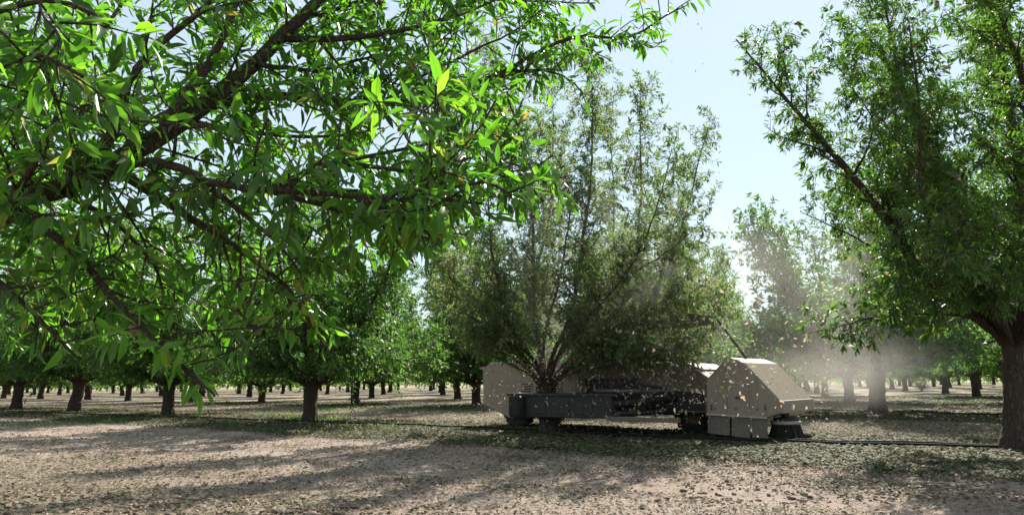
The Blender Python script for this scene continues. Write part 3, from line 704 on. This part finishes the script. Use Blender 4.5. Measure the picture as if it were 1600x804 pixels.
# ------------------------------------------------------------------ harvester
NEAR = G(1215, 689) ; NEAR[2] = 0
FWD = -UD
def msz(x, y, off=0.0):
    """pixel on the vertical plane of the machine's near side (moved off metres away) -> (s, z)"""
    d = ray(x, y); q = NEAR + ND * off
    t = ((q - CAMP) @ ND) / (d @ ND); p = CAMP + d * t
    return float((p - NEAR) @ FWD), float(p[2])
def harvester():
    ang = math.atan2(FWD[1], FWD[0])
    e = empty('tree_shaker', NEAR, ang)         # local x = forward, y = away from the camera
    tag(e, 'low tan nut harvester with sloped nose and round brush, gripping the shaken tree', 'harvester')
    PO = lambda l, off=0.0: [msz(x, y, off) for x, y in l]
    # rear hood
    ro = .55
    b = MB(); b.prism(PO([(755, 631), (795, 652), (905, 652), (905, 570), (898, 565), (765, 566), (754, 577)], ro), ro, ro + 1.7)
    rh = b.build('rear_hood', M_tan, e, bevel=.02)
    s0, z0 = msz(905, 652, ro); s1, z1 = msz(795, 568, ro)
    b = MB(); b.box((s1 + .1, ro - .012, z0 + .30), (s0 - .08, ro + .01, z0 + .325)); b.build('seam', M_tan2, rh)
    for k in range(3):
        c = s1 + .35 + k * .38
        b = MB()
        for j in range(6): b.box((c, ro - .016, z0 + .40 + j * .05), (c + .28, ro + .004, z0 + .42 + j * .05))
        b.build('vent_grille', M_dark, rh)
    # chassis and engine deck
    mo = .35
    ms0, _ = msz(905, 640, mo); ms1, _ = msz(1108, 640, mo)
    b = MB(); b.box((ms0 - 2.0, mo + .25, .34), (ms1 + .5, mo + 1.5, .50)); b.build('chassis', M_dark, e, bevel=.015)
    b = MB(); b.prism(PO([(905, 640), (1108, 645), (1108, 590), (1085, 575), (1060, 566), (905, 566)], mo), mo, mo + 1.6)
    ed = b.build('engine_deck', M_tan2, e, bevel=.02)
    a0, za = msz(915, 632, mo); a1, zb = msz(1000, 590, mo)
    b = MB(); b.box((a0, mo - .01, za), (a1, mo + .02, zb)); b.build('opening_shade_plate', M_dark, ed, bevel=.01)  # solid dark plate on the deck side, painting in the shade of an opening
    a0, za = msz(1010, 640, mo); a1, zb = msz(1100, 612, mo)
    b = MB(); b.box((a0, mo - .012, za), (a1, mo + .02, zb)); b.build('access_panel', M_dark, ed, bevel=.01)
    top = [msz(x, y, mo) for x, y in ((910, 560), (940, 559), (1000, 561), (1060, 563), (1098, 578))]
    b = MB(); b.tube([(s, mo - .02, z) for s, z in top], .022, 8); b.tube([(top[0][0], mo - .02, top[0][1]), (top[0][0], mo - .02, top[0][1] - .12)], .018, 8)
    b.tube([(top[3][0], mo - .02, top[3][1]), (top[3][0], mo - .02, top[3][1] - .12)], .018, 8); b.build('hand_rail', M_grey, e, smooth=True)
    ex, ez = msz(960, 560, mo + .9)
    b = MB(); b.tube([(ex, mo + .9, ez - .1), (ex, mo + .9, ez + .22), (ex - .06, mo + .9, ez + .30)], .045, 12); b.build('exhaust', M_dark, e, smooth=True)
    # front hood
    b = MB(); hood = [(1104, 646), (1199, 652), (1221, 645), (1220, 626), (1163, 566), (1142, 558), (1128, 566), (1104, 592)]
    wd = 1.58
    b.prism(PO(hood), 0, wd); fh = b.build('front_hood', M_tan, e, bevel=.016)
    s, z = msz(1221, 645); s2, z2 = msz(1220, 626)
    b = MB(); b.prism([(s - .02, z - .006), (s + .03, z - .006), (s2 + .03, z2 + .004), (s2 - .02, z2 + .004)], -.006, wd + .006); b.build('nose_lip', M_tan, fh, bevel=.008)
    l0 = msz(1104, 646); l1 = msz(1199, 652)
    b = MB(); b.prism([(l0[0], l0[1] - .02), (l1[0], l1[1] - .02), (l1[0], l1[1] + .012), (l0[0], l0[1] + .012)], -.022, .0); b.build('seam', M_ring, fh, bevel=.005)
    for fx in (.15, .5, .85):
        cx = l0[0] + (l1[0] - l0[0]) * fx
        for zz in (.09, ):
            b = MB(); b.lathe([(0, -.012), (.016, -.012), (.018, 0)], 10, (cx, 0, l0[1] + zz), 'y'); b.build('bolt', M_grey, fh)
    for x_ in (1138, 1172):
        (sa_, za_), (sb_, zb_) = msz(x_, 647), msz(x_, 572 if x_ < 1150 else 582)
        b = MB(); b.box((sa_ - .004, -.003, za_ + .03), (sa_ + .004, .004, zb_)); b.build('panel_joint', M_tan2, fh)
    (sa_, za_) = msz(1150, 622); b = MB(); b.box((sa_, -.03, za_), (sa_ + .14, .004, za_ + .03)); b.build('latch', M_dark, fh, bevel=.005)
    for x_ in (1112, 1196):
        (sa_, za_) = msz(x_, 640); b = MB(); b.tube([(sa_, -.012, za_), (sa_, -.012, za_ + .09)], .012, 8); b.build('hinge', M_grey, fh, smooth=True)
    # skirts under the nose: separate flaps
    k0 = [(1106, 647), (1136, 648), (1136, 682), (1110, 676)]
    for i, pl in enumerate(([(1106, 676), (1140, 680), (1140, 648), (1106, 646)], [(1143, 681), (1172, 684), (1172, 650), (1143, 648)], [(1175, 684), (1199, 686), (1199, 652), (1175, 650)])):
        b = MB(); b.prism(PO(pl, .03), .03, .05); b.build('skirt_flap', M_tan2, e, bevel=.004)
    # sweeper brush under the lip
    bs, _ = msz(1230, 688, .42); bc = (bs, .42)
    b = MB(); b.lathe([(.06, .30), (.06, .52)], 16, (*bc, 0)); b.lathe([(.06, .30), (.19, .30), (.19, .34), (.06, .36)], 20, (*bc, 0)); br = b.build('sweeper_brush', M_dark, e, smooth=False)
    b = MB(); b.lathe([(.19, .245), (.235, .245), (.24, .285), (.225, .30), (.19, .30), (.19, .245)], 32, (*bc, 0)); b.build('ring', M_ring, br, smooth=True)
    r = np.random.default_rng(3); b = MB()
    for i in range(420):
        a = r.uniform(0, 6.283); q0 = r.uniform(.15, .215); q1 = q0 + r.uniform(.02, .085)
        a2 = a + r.normal(0, .05)
        b.tube([(bc[0] + q0 * math.cos(a), bc[1] + q0 * math.sin(a), .255), (bc[0] + (q0 + q1) / 2 * math.cos(a2), bc[1] + (q0 + q1) / 2 * math.sin(a2), .13), (bc[0] + q1 * math.cos(a2), bc[1] + q1 * math.sin(a2), .006)], .0075, 4, cap=False)
    b.build('bristle_skirt', M_bristle, br)
    # cab guard: slanted tubes with a dark screen
    g = [(1066, 490), (1118, 495), (1166, 560)]
    for off in (.25, .62):
        q = [msz(x, y, off) for x, y in ((1066, 490), (1118, 495), (1166, 560))] if off < 1 else None
        if q is None: q = qn
        else: qn = q
        b = MB(); b.tube([(s, off, z) for s, z in q], .022, 8); b.build('guard_tube', M_grey, e, smooth=True)
    b = MB()
    for s, z in qn[:2]: b.tube([(s, .25, z), (s, .62, z)], .02, 8)
    b.build('cross_tube', M_grey, e, smooth=True)
    b = MB(); (sa, za), (sb, zb) = qn[0], qn[1]
    b.add([(sa, .24, za - .01), (sb, .24, zb - .01), (sb + .10, .24, zb - .16), (sa - .1, .24, za - .30)], [(0, 1, 2, 3)])
    b.add([(sa, .255, za - .01), (sb, .255, zb - .01), (sb + .10, .255, zb - .16), (sa - .1, .255, za - .30)], [(3, 2, 1, 0)])
    b.build('side_screen', M_grey, e)
    b = MB(); b.box((sa - .5, .45, .95), (sb - .25, 1.2, 1.16)); b.build('operator_seat', M_dark, e, bevel=.03)
    # wheels
    def wheel(s, off, rr):
        b = MB(); w = .13
        b.lathe([(rr * .58, -w), (rr * .9, -w), (rr, -w * .7), (rr, w * .7), (rr * .9, w), (rr * .58, w), (rr * .58, -w)], 28, (s, off, rr), 'y')
        for k in range(18):
            a = k * 2 * math.pi / 18
            c = np.array([s + math.cos(a) * rr, off, rr + math.sin(a) * rr]); t = np.array([-math.sin(a), 0, math.cos(a)]) * .03; o = np.array([math.cos(a), 0, math.sin(a)]) * .018; y = np.array([0, w * .75, 0])
            v = [c + i * t + j * y + k2 * o for i in (-1, 1) for j in (-1, 1) for k2 in (-1, 1)]
            b.add(v, [(0, 1, 3, 2), (4, 6, 7, 5), (0, 4, 5, 1), (2, 3, 7, 6), (0, 2, 6, 4), (1, 5, 7, 3)])
        wh = b.build('wheel', M_rubber, e)
        b = MB(); b.lathe([(0, -.05), (rr * .2, -.06), (rr * .25, -.02), (rr * .5, -.02), (rr * .58, -w * .8), (rr * .58, w * .8), (0, .05)], 24, (s, off, rr), 'y'); b.build('rim', M_tan2, wh)
    wheel(msz(800, 650, .9)[0] + .25, .85, .36); wheel(msz(800, 650, .9)[0] + .25, 2.0, .36)
    wheel(ms1 - .55, .95, .36); wheel(ms1 - .35, 1.75, .36)
    # shaker head around the trunk (near side of it), boom back to the chassis
    cl = CB - NEAR; cs, cyo = float(cl @ FWD), float(cl @ ND)       # the trunk in machine coordinates
    no = cyo - .42                                               # near jaw
    h0 = msz(793, 654, no); h1 = msz(955, 612, no)
    zb_, zt = .30, .30 + (h1[1] - msz(955, 652, no)[1])
    b = MB(); b.prism([(h0[0] + .22, zb_), (h1[0], zb_ + .02), (h1[0], zt - .02), (h0[0] + .22, zt - .04)], no, no + .20); sh = b.build('shaker_head', M_dark, e, bevel=.02)
    b = MB(); b.box((h0[0], no - .03, zt - .04), (h1[0] + .12, no + .22, zt + .015)); b.build('top_rail', M_dark, sh, bevel=.01)
    b = MB(); b.lathe([(0, zb_ + .0), (.10, zb_ + .0), (.115, zb_ + .05), (.115, zt - .09), (.10, zt - .05), (0, zt - .05)], 20, (h0[0] + .10, no + .10, 0)); b.build('rubber_pad', M_rubber, sh, smooth=True)
    b = MB(); b.lathe([(0, zb_ - .02), (.10, zb_ - .02), (.115, zb_ + .05), (.115, zt - .09), (.10, zt - .05), (0, zt - .05)], 20, (h0[0] + .32, no - .06, 0)); b.build('rubber_pad', M_rubber, sh, smooth=True)
    for k in range(3):
        c = h0[0] + .55 + k * .5
        b = MB(); b.box((c, no - .012, zb_ + .08), (c + .36, no + .01, zt - .12)); b.build('cover_plate', M_dark, sh, bevel=.008)
    b = MB(); b.box((h0[0] + .3, cyo + .26, zb_ + .02), (h1[0], cyo + .42, zt - .05)); b.build('far_jaw', M_dark, e, bevel=.02)
    b = MB(); b.tube([(cs, cyo - .30, .50), (cs, cyo - .16, .50)], .13, 14); b.tube([(cs, cyo + .28, .50), (cs, cyo + .16, .50)], .13, 14); b.build('trunk_clamp', M_rubber, e, smooth=True)
    e0 = msz(1045, 622, no + .3)
    b = MB(); b.tube([(h1[0] - .05, no + .10, zt - .16), (e0[0], mo + .4, e0[1] + .02)], .075, 10); b.tube([(h1[0] - .05, no + .10, zb_ + .10), (e0[0], mo + .4, .42)], .05, 10); b.build('boom', M_dark, e, smooth=True)
    b = MB(); b.tube([(h1[0] - .3, no - .02, zt + .06), (h1[0] + .5, no + .10, zt + .05)], .035, 10); b.tube([(h1[0] + .5, no + .10, zt + .05), (h1[0] + 1.1, no + .25, zt + .06)], .02, 8); b.build('hydraulic_cylinder', M_grey, e, smooth=True)
    b = MB()
    for k in range(4):
        y = no + .05 + .03 * k
        b.tube([(h1[0] - .2 - .05 * k, y, zt), (h1[0] + .2, y, zt + .16 + .02 * k), (h1[0] + .8, y + .2, zt + .10), (h1[0] + 1.3, y + .45, zt - .02)], .012, 6)
    b.build('hydraulic_line', M_rubber, e, smooth=True)
    b = MB(); b.box((h1[0] - .1, no - .02, zb_ - .02), (h1[0] + 1.25, no + .06, zb_ + .06)); b.build('lower_beam', M_tan2, e, bevel=.01)
harvester()

# ------------------------------------------------------------------ irrigation hoses
def hose(px, label, rad=.018, z=None):
    pts = [G(*q) for q in px]; c = catmull(pts, .25); r = np.random.default_rng(abs(int(px[0][0])) + 7)
    c[:, :2] += np.cumsum(r.normal(0, .004, (len(c), 2)), 0)
    c[:, 2] = ground_h(c[:, 0], c[:, 1]) + rad + .034 + .01 * np.abs(np.sin(np.arange(len(c)) * .23))
    b = MB(); b.tube(c, rad, 8); o = b.build('irrigation_hose', M_hose, None, smooth=True); tag(o, label, 'hose', 'drip irrigation hoses')
hose([(-700, 623), (-100, 641), (120, 648), (304, 655), (484, 661), (596, 664), (700, 669), (860, 677), (1000, 684), (1150, 691), (1300, 697), (1450, 701), (1640, 706), (2000, 722)], 'long black drip hose lying along the front tree row across the picture')
hose([(960, 681), (1050, 684), (1150, 688), (1250, 691.5), (1300, 694), (1420, 697), (1545, 701), (1700, 704)], 'second black hose beside the first, between the brush and the right-hand trunk', .015)
hose([(1240, 640), (1366, 645), (1480, 648), (1640, 653), (1900, 662)], 'thin black hose along the second row at the right, beyond the machine', .017)

# ------------------------------------------------------------------ litter on the ground
M_crumb = leaf_mat('soil_crumb', [(0, (.11, .083, .066)), (.5, (.25, .195, .155)), (1, (.40, .32, .265))], [(0, (.1, .1, .1)), (1, (.1, .1, .1))], 0.0, .95, .1)
M_litter = leaf_mat('fallen_leaf', [(0, (.04, .06, .025)), (.35, (.075, .10, .04)), (.6, (.115, .10, .062)), (.85, (.19, .14, .10)), (1, (.32, .25, .195))],
                    [(0, (.08, .12, .03)), (.5, (.16, .16, .08)), (1, (.3, .24, .15))], .2, .75, .2)
def in_view(x, y, pad=.04): return (y > 3.8) & (np.abs(x) < y * (.71 + pad))
def strip_w(x, y):
    p = x * ND[0] + y * ND[1]; q = (p - P1 + .8) / ROW_P; return np.cos(2 * np.pi * q)
def litter():
    r = np.random.default_rng(77); N = 1100000
    y = 4.2 * (42 / 4.2) ** r.random(N); x = y * r.uniform(-.76, .76, N)
    s = strip_w(x, y); cl = np.sin(x * 1.7 + 2 * np.sin(y * .8)) * np.sin(y * 2.3 + np.sin(x * 1.1)) 
    pp = x * ND[0] + y * ND[1]
    s = np.where(pp < P1 - ROW_P * .5, -1, s)
    edge = .35 * np.sin(x * .9 + 1.3 * np.sin(y * .7)) + .25 * np.sin(x * 2.3 - y * 1.7)
    base = np.where(pp > P1 + 1.0, .55, .13)
    pr = np.clip(base + 1.15 * np.clip(s + .15 + edge, 0, 1) ** 1.0 + .12 * np.clip(cl, 0, 1), .03, 1) * np.clip(-.30 + .14 * y, .28, 1)
    pr = pr * (1 - .75 * np.clip(ruts(pp), 0, 1))
    k = r.random(N) < pr; x, y, s = x[k], y[k], s[k]; n = len(x)
    if n > 420000: i = r.permutation(n)[:420000]; x, y, s = x[i], y[i], s[i]; n = 420000
    z = ground_h(x, y) + r.uniform(.004, .03, n)
    a = r.uniform(0, 6.283, n); d = np.stack([np.cos(a), np.sin(a), r.normal(0, .28, n)], -1)
    nr = np.array([0, 0, 1.0]) + .35 * r.normal(size=(n, 3)); L = r.uniform(.03, .085, n) * np.where(s > .25, 1.15, .75) * (1 + .02 * y)
    var = np.clip(r.beta(1.5, 1.5, n) + np.where(s > .25, -.06, np.where(r.random(n) < .85, .30, 0)), 0, 1)
    v, f, vv = leaves(np.stack([x, y, z], -1), d, nr, L, L * r.uniform(.28, .42, n), var, False)
    o = link('leaf_litter', np_mesh('leaf_litter', v, f, vv, M_litter)); tag(o, 'fallen green and tan leaves covering the strips under the tree rows', 'leaf litter', kind='stuff')
    # nuts
    N = 60000; y = 4.2 * (24 / 4.2) ** r.random(N); x = y * r.uniform(-.74, .74, N)
    cl = np.sin(x * 1.1 + 1.5 * np.sin(y * .9 + .5)) * np.sin(y * 1.9 + np.sin(x * .8)); s = strip_w(x, y)
    s = np.where(x * ND[0] + y * ND[1] < P1 - ROW_P * .5, -1, s)
    px = 800 + x / y * F
    pr = .014 + .10 * np.clip(cl, 0, 1) ** 2 + .09 * np.clip(s, 0, 1) + .16 * ((y < 6.8) & (px < 560)) + .14 * ((px > 1050) & (y < 10.5) & (y > 6.5))
    k = r.random(N) < pr; x, y = x[k], y[k]
    i = np.argsort(x ** 2 + y ** 2); x, y = x[i], y[i]; print('nuts', len(x))
    v, f = nut_shape(9, 7); src = np_mesh('fallen_almond', v, f, np.zeros(len(v)), M_hull)
    for j in range(300):
        sc = .0165 * r.lognormal(0, .2)
        o = link('fallen_almond', src); o.location = (x[j], y[j], ground_h(x[j], y[j]) + sc * .45)
        o.rotation_euler = (r.uniform(-.5, .5), r.uniform(-.5, .5), r.uniform(0, 6.28)); o.scale = (sc, sc, sc)
        tag(o, 'brown almond in its split hull lying on the bare dirt in the foreground', 'almond', 'fallen almonds on the foreground dirt')
    v, f = nut_shape(6, 5); x, y = x[300:11000], y[300:11000]; n = len(x)
    a = r.uniform(0, 6.28, n); sc = .0155 * r.lognormal(0, .25, n); ca, sa = np.cos(a), np.sin(a)
    V = np.stack([(v[None, :, 0] * ca[:, None] - v[None, :, 1] * sa[:, None]) * sc[:, None] + x[:, None],
                  (v[None, :, 0] * sa[:, None] + v[None, :, 1] * ca[:, None]) * sc[:, None] + y[:, None],
                  v[None, :, 2] * sc[:, None] + (ground_h(x, y) + sc * .5)[:, None]], -1).reshape(-1, 3)
    Fc = (f[None] + np.arange(n)[:, None, None] * len(v)).reshape(-1, 4)
    o = link('almond_litter', np_mesh('almond_litter', V, Fc, np.repeat(r.random(n), len(v)), M_hull)); tag(o, 'countless fallen almonds spread over the orchard floor further back', 'almonds', kind='stuff')
    # crumbs of soil and broken hull over the bare dirt
    n = 70000; y = 4.3 * (22 / 4.3) ** r.random(n); x = y * r.uniform(-.76, .76, n)
    w = .5 + .5 * np.sin(x * 2.1 + 1.7 * np.sin(y * 1.4)) * np.sin(y * 3.1 - x * .7); k = r.random(n) < (.25 + .75 * w) * (1 - .8 * np.clip(ruts(x * ND[0] + y * ND[1]), 0, 1)); x, y = x[k], y[k]; n = len(x)
    v = np.array([(1, 0, 0), (-.3, .9, 0), (-.6, -.8, 0), (.1, .1, .8)]); f = np.array([(0, 1, 3), (1, 2, 3), (2, 0, 3)])
    a = r.uniform(0, 6.28, n); sc = r.lognormal(math.log(.0058), .55, n); ca, sa = np.cos(a), np.sin(a)
    V = np.stack([(v[None, :, 0] * ca[:, None] - v[None, :, 1] * sa[:, None]) * sc[:, None] + x[:, None],
                  (v[None, :, 0] * sa[:, None] + v[None, :, 1] * ca[:, None]) * sc[:, None] + y[:, None],
                  v[None, :, 2] * sc[:, None] + ground_h(x, y)[:, None] - .001], -1).reshape(-1, 3)
    o = link('soil_crumbs', np_mesh('soil_crumbs', V, (f[None] + np.arange(n)[:, None, None] * 4).reshape(-1, 3), np.repeat(r.random(n), 4), M_crumb, False))
    tag(o, 'loose crumbs of pinkish soil and broken hulls on the bare dirt', 'soil', kind='stuff')
    # green weeds at the trunks
    pts = [(484, 655, .5, 260), (420, 648, .5, 120), (190, 655, .9, 260), (60, 660, .9, 160), (660, 640, 1.2, 260), (1085, 678, .12, 40), (1340, 620, 1.2, 200), (1050, 655, .4, 90), (520, 640, 1.0, 200), (560, 668, .8, 120), (905, 700, .15, 30), (1470, 628, 1.4, 200)]
    X = []; 
    for px_, py_, sd, c in pts:
        g = G(px_, py_); X.append(np.column_stack([g[0] + r.normal(0, sd, c), g[1] + r.normal(0, sd, c)]))
    X = np.vstack(X); n = len(X); d = np.column_stack([r.normal(0, .5, (n, 2)), np.ones(n)])
    pz = np.column_stack([X, ground_h(X[:, 0], X[:, 1])]); L = r.uniform(.05, .16, n)
    v, f, vv = leaves(pz, d, r.normal(size=(n, 3)), L, L * .18, r.uniform(.4, .9, n), True)
    o = link('weed', np_mesh('weed', v, f, vv, M_back)); tag(o, 'sparse green weeds sprouting round the trunks', 'weeds', kind='stuff')
litter()

# dry bush at the right, far rows
def dry_bush():
    g = G(1440, 612); T = Tree(71, step=.06, leaf_len=.05, leaf_w=.02, sec_sp=.09, sec_len=.5, sec_up=1.0, shoot_sp=.08, shoot_len=.25, leaf_sp=.03, zmin=.05, detail=False, limb_start=.1)
    for k in range(9):
        a = k * .7; T.limb([g, g + np.array([.25 * math.cos(a), .25 * math.sin(a), .5]), g + np.array([.55 * math.cos(a), .55 * math.sin(a), 1.1 + .1 * (k % 3)])], .012, .003)
    e = empty('dry_shrub', g); tag(e, 'pale dry weedy shrub standing between the far trunks at the right', 'shrub')
    o = link('stem', T.wood_mesh(T.wood, 'stem', M_bark), e); o.location = -g
    o = link('foliage', T.leaf_mesh('foliage', M_litter), e); o.location = -g
dry_bush()

# ------------------------------------------------------------------ leaves in the air
M_flying = leaf_mat('tumbling_leaf', [(0, (.10, .12, .05)), (.3, (.42, .35, .25)), (.7, (.56, .46, .36)), (1, (.66, .55, .45))],
                    [(0, (.2, .26, .06)), (.3, (.4, .32, .2)), (1, (.6, .46, .36))], .45, .6, .3)
def flying():
    r = np.random.default_rng(15); src = []
    for k in range(8):
        v, f, vv = leaves(np.zeros((1, 3)), np.array([[1., 0, 0]]), np.array([[0, 0, 1.]]), np.array([1.0]), np.array([.44 + .06 * (k % 3)]), np.array([[.02, .35, .5, .62, .74, .85, .95, 1][k]]), True, np.array([.5 + .3 * k]))
        v[:, 0] -= .5; src.append(np_mesh('falling_leaf', v, f, vv, M_flying))
    n = 0
    while n < 285:
        if n < 255:
            x = np.clip(r.normal(1000, 135), 735, 1275); y = r.triangular(470, 610, 690); D = CB[1] + r.uniform(-2.6, .6)
            if y > 665 and D > 11.5: continue
            q = NEAR - ND * .25; d = ray(x, y); D = min(((q - CAMP) @ ND) / (d @ ND) * d[1], CB[1] + .4) - r.exponential(.6); D = max(D, 9.5)
            p = P(x, y, D); lab = 'pale dry leaf tumbling through the air in front of the harvester'; gr = 'leaves raining down from the shaken tree'; s = .085
        else:
            x = r.uniform(1035, 1215); y = r.uniform(20, 440); D = CB[1] + r.uniform(-2, 2); p = P(x, y, D); lab = 'small leaf blown against the open sky right of the shaken tree'; gr = 'leaves flying in the sky gap'; s = .10
        if p[2] < .05: continue
        o = link('falling_leaf', src[int(r.integers(0, 8)) if n < 255 else int(r.integers(0, 2))]); o.location = p; s *= r.uniform(.4, 1.1); o.scale = (s, s, s)
        o.rotation_euler = tuple(r.uniform(0, 6.28, 3)); tag(o, lab, 'leaf', gr); n += 1
flying()
def air_debris():
    r = np.random.default_rng(44); pts = []
    while len(pts) < 4200:
        x = np.clip(r.normal(960, 150), 640, 1290); y = r.triangular(230, 600, 690)
        q = NEAR - ND * .25; d = ray(x, y); D = min(((q - CAMP) @ ND) / (d @ ND) * d[1], CB[1] + .6) + r.normal(-.4, .7)
        p = P(x, y, max(D, 10.8))
        if p[2] > .03 and (y > 440 or x < 1120): pts.append(p)
    p = np.array(pts); n = len(p); L = r.lognormal(math.log(.036), .4, n)
    v, f, vv = leaves(p, r.normal(size=(n, 3)), r.normal(size=(n, 3)), L, L * r.uniform(.3, .6, n), np.clip(r.beta(2, 1.2, n), 0, 1), True, r.uniform(.5, 3, n))
    o = link('air_debris', np_mesh('air_debris', v, f, vv, M_flying)); tag(o, 'fine leaf bits and hull chips filling the air round the shaken tree', 'debris', kind='stuff')
air_debris()

# ------------------------------------------------------------------ dust in the air
def dust(name, c, size, dens, label, seed):
    m, nt, out = mat(name); L = nt.links
    tc = node(nt, 'ShaderNodeTexCoord')
    ln = node(nt, 'ShaderNodeVectorMath', operation='LENGTH'); L.new(tc.outputs['Object'], ln.inputs[0])
    mr = node(nt, 'ShaderNodeMapRange'); L.new(ln.outputs['Value'], mr.inputs[0]); mr.inputs[1].default_value = 1.0; mr.inputs[2].default_value = .1; mr.interpolation_type = 'SMOOTHSTEP'
    mp = node(nt, 'ShaderNodeMapping'); mp.inputs['Location'].default_value = (seed, seed * .7, 0); mp.inputs['Scale'].default_value = (size[0], size[1], size[2] * .8); L.new(tc.outputs['Object'], mp.inputs[0])
    n = noise(nt, .55, 3, .55, vec=mp.outputs[0], dist=.4)
    nr = node(nt, 'ShaderNodeMapRange'); L.new(n, nr.inputs[0]); nr.inputs[1].default_value = .36; nr.inputs[2].default_value = .68
    mu = node(nt, 'ShaderNodeMath', operation='MULTIPLY'); L.new(mr.outputs[0], mu.inputs[0]); L.new(nr.outputs[0], mu.inputs[1])
    mu2 = node(nt, 'ShaderNodeMath', operation='MULTIPLY'); L.new(mu.outputs[0], mu2.inputs[0]); mu2.inputs[1].default_value = dens
    v = node(nt, 'ShaderNodeVolumePrincipled'); v.inputs['Color'].default_value = (.88, .85, .79, 1); v.inputs['Anisotropy'].default_value = .25
    L.new(mu2.outputs[0], v.inputs['Density']); L.new(v.outputs[0], out.inputs['Volume'])
    b = MB(); th = np.linspace(.02, math.pi - .02, 10); b.lathe([(1.02 * math.sin(a), -1.02 * math.cos(a)) for a in th], 20)
    o = b.build('dust_cloud', m); o.location = c; o.scale = size; o.rotation_euler = (0, 0, 0)
    tag(o, label, 'dust', kind='stuff')
c = P(1290, 470, 17.5); dust('dust_volume', c, (4.4, 4.0, 3.0), .075, 'pale dust cloud drifting behind the machine nose', 3.1)
c = P(990, 450, 13.9); dust('dust_volume', c, (3.6, 2.4, 2.6), .30, 'dust hanging over the harvester below the shaken tree', 8.4)
c = P(1330, 575, 14.5); dust('dust_volume', c, (2.6, 2.4, 1.0), .22, 'low dust blown out beside the round brush', 5.7)
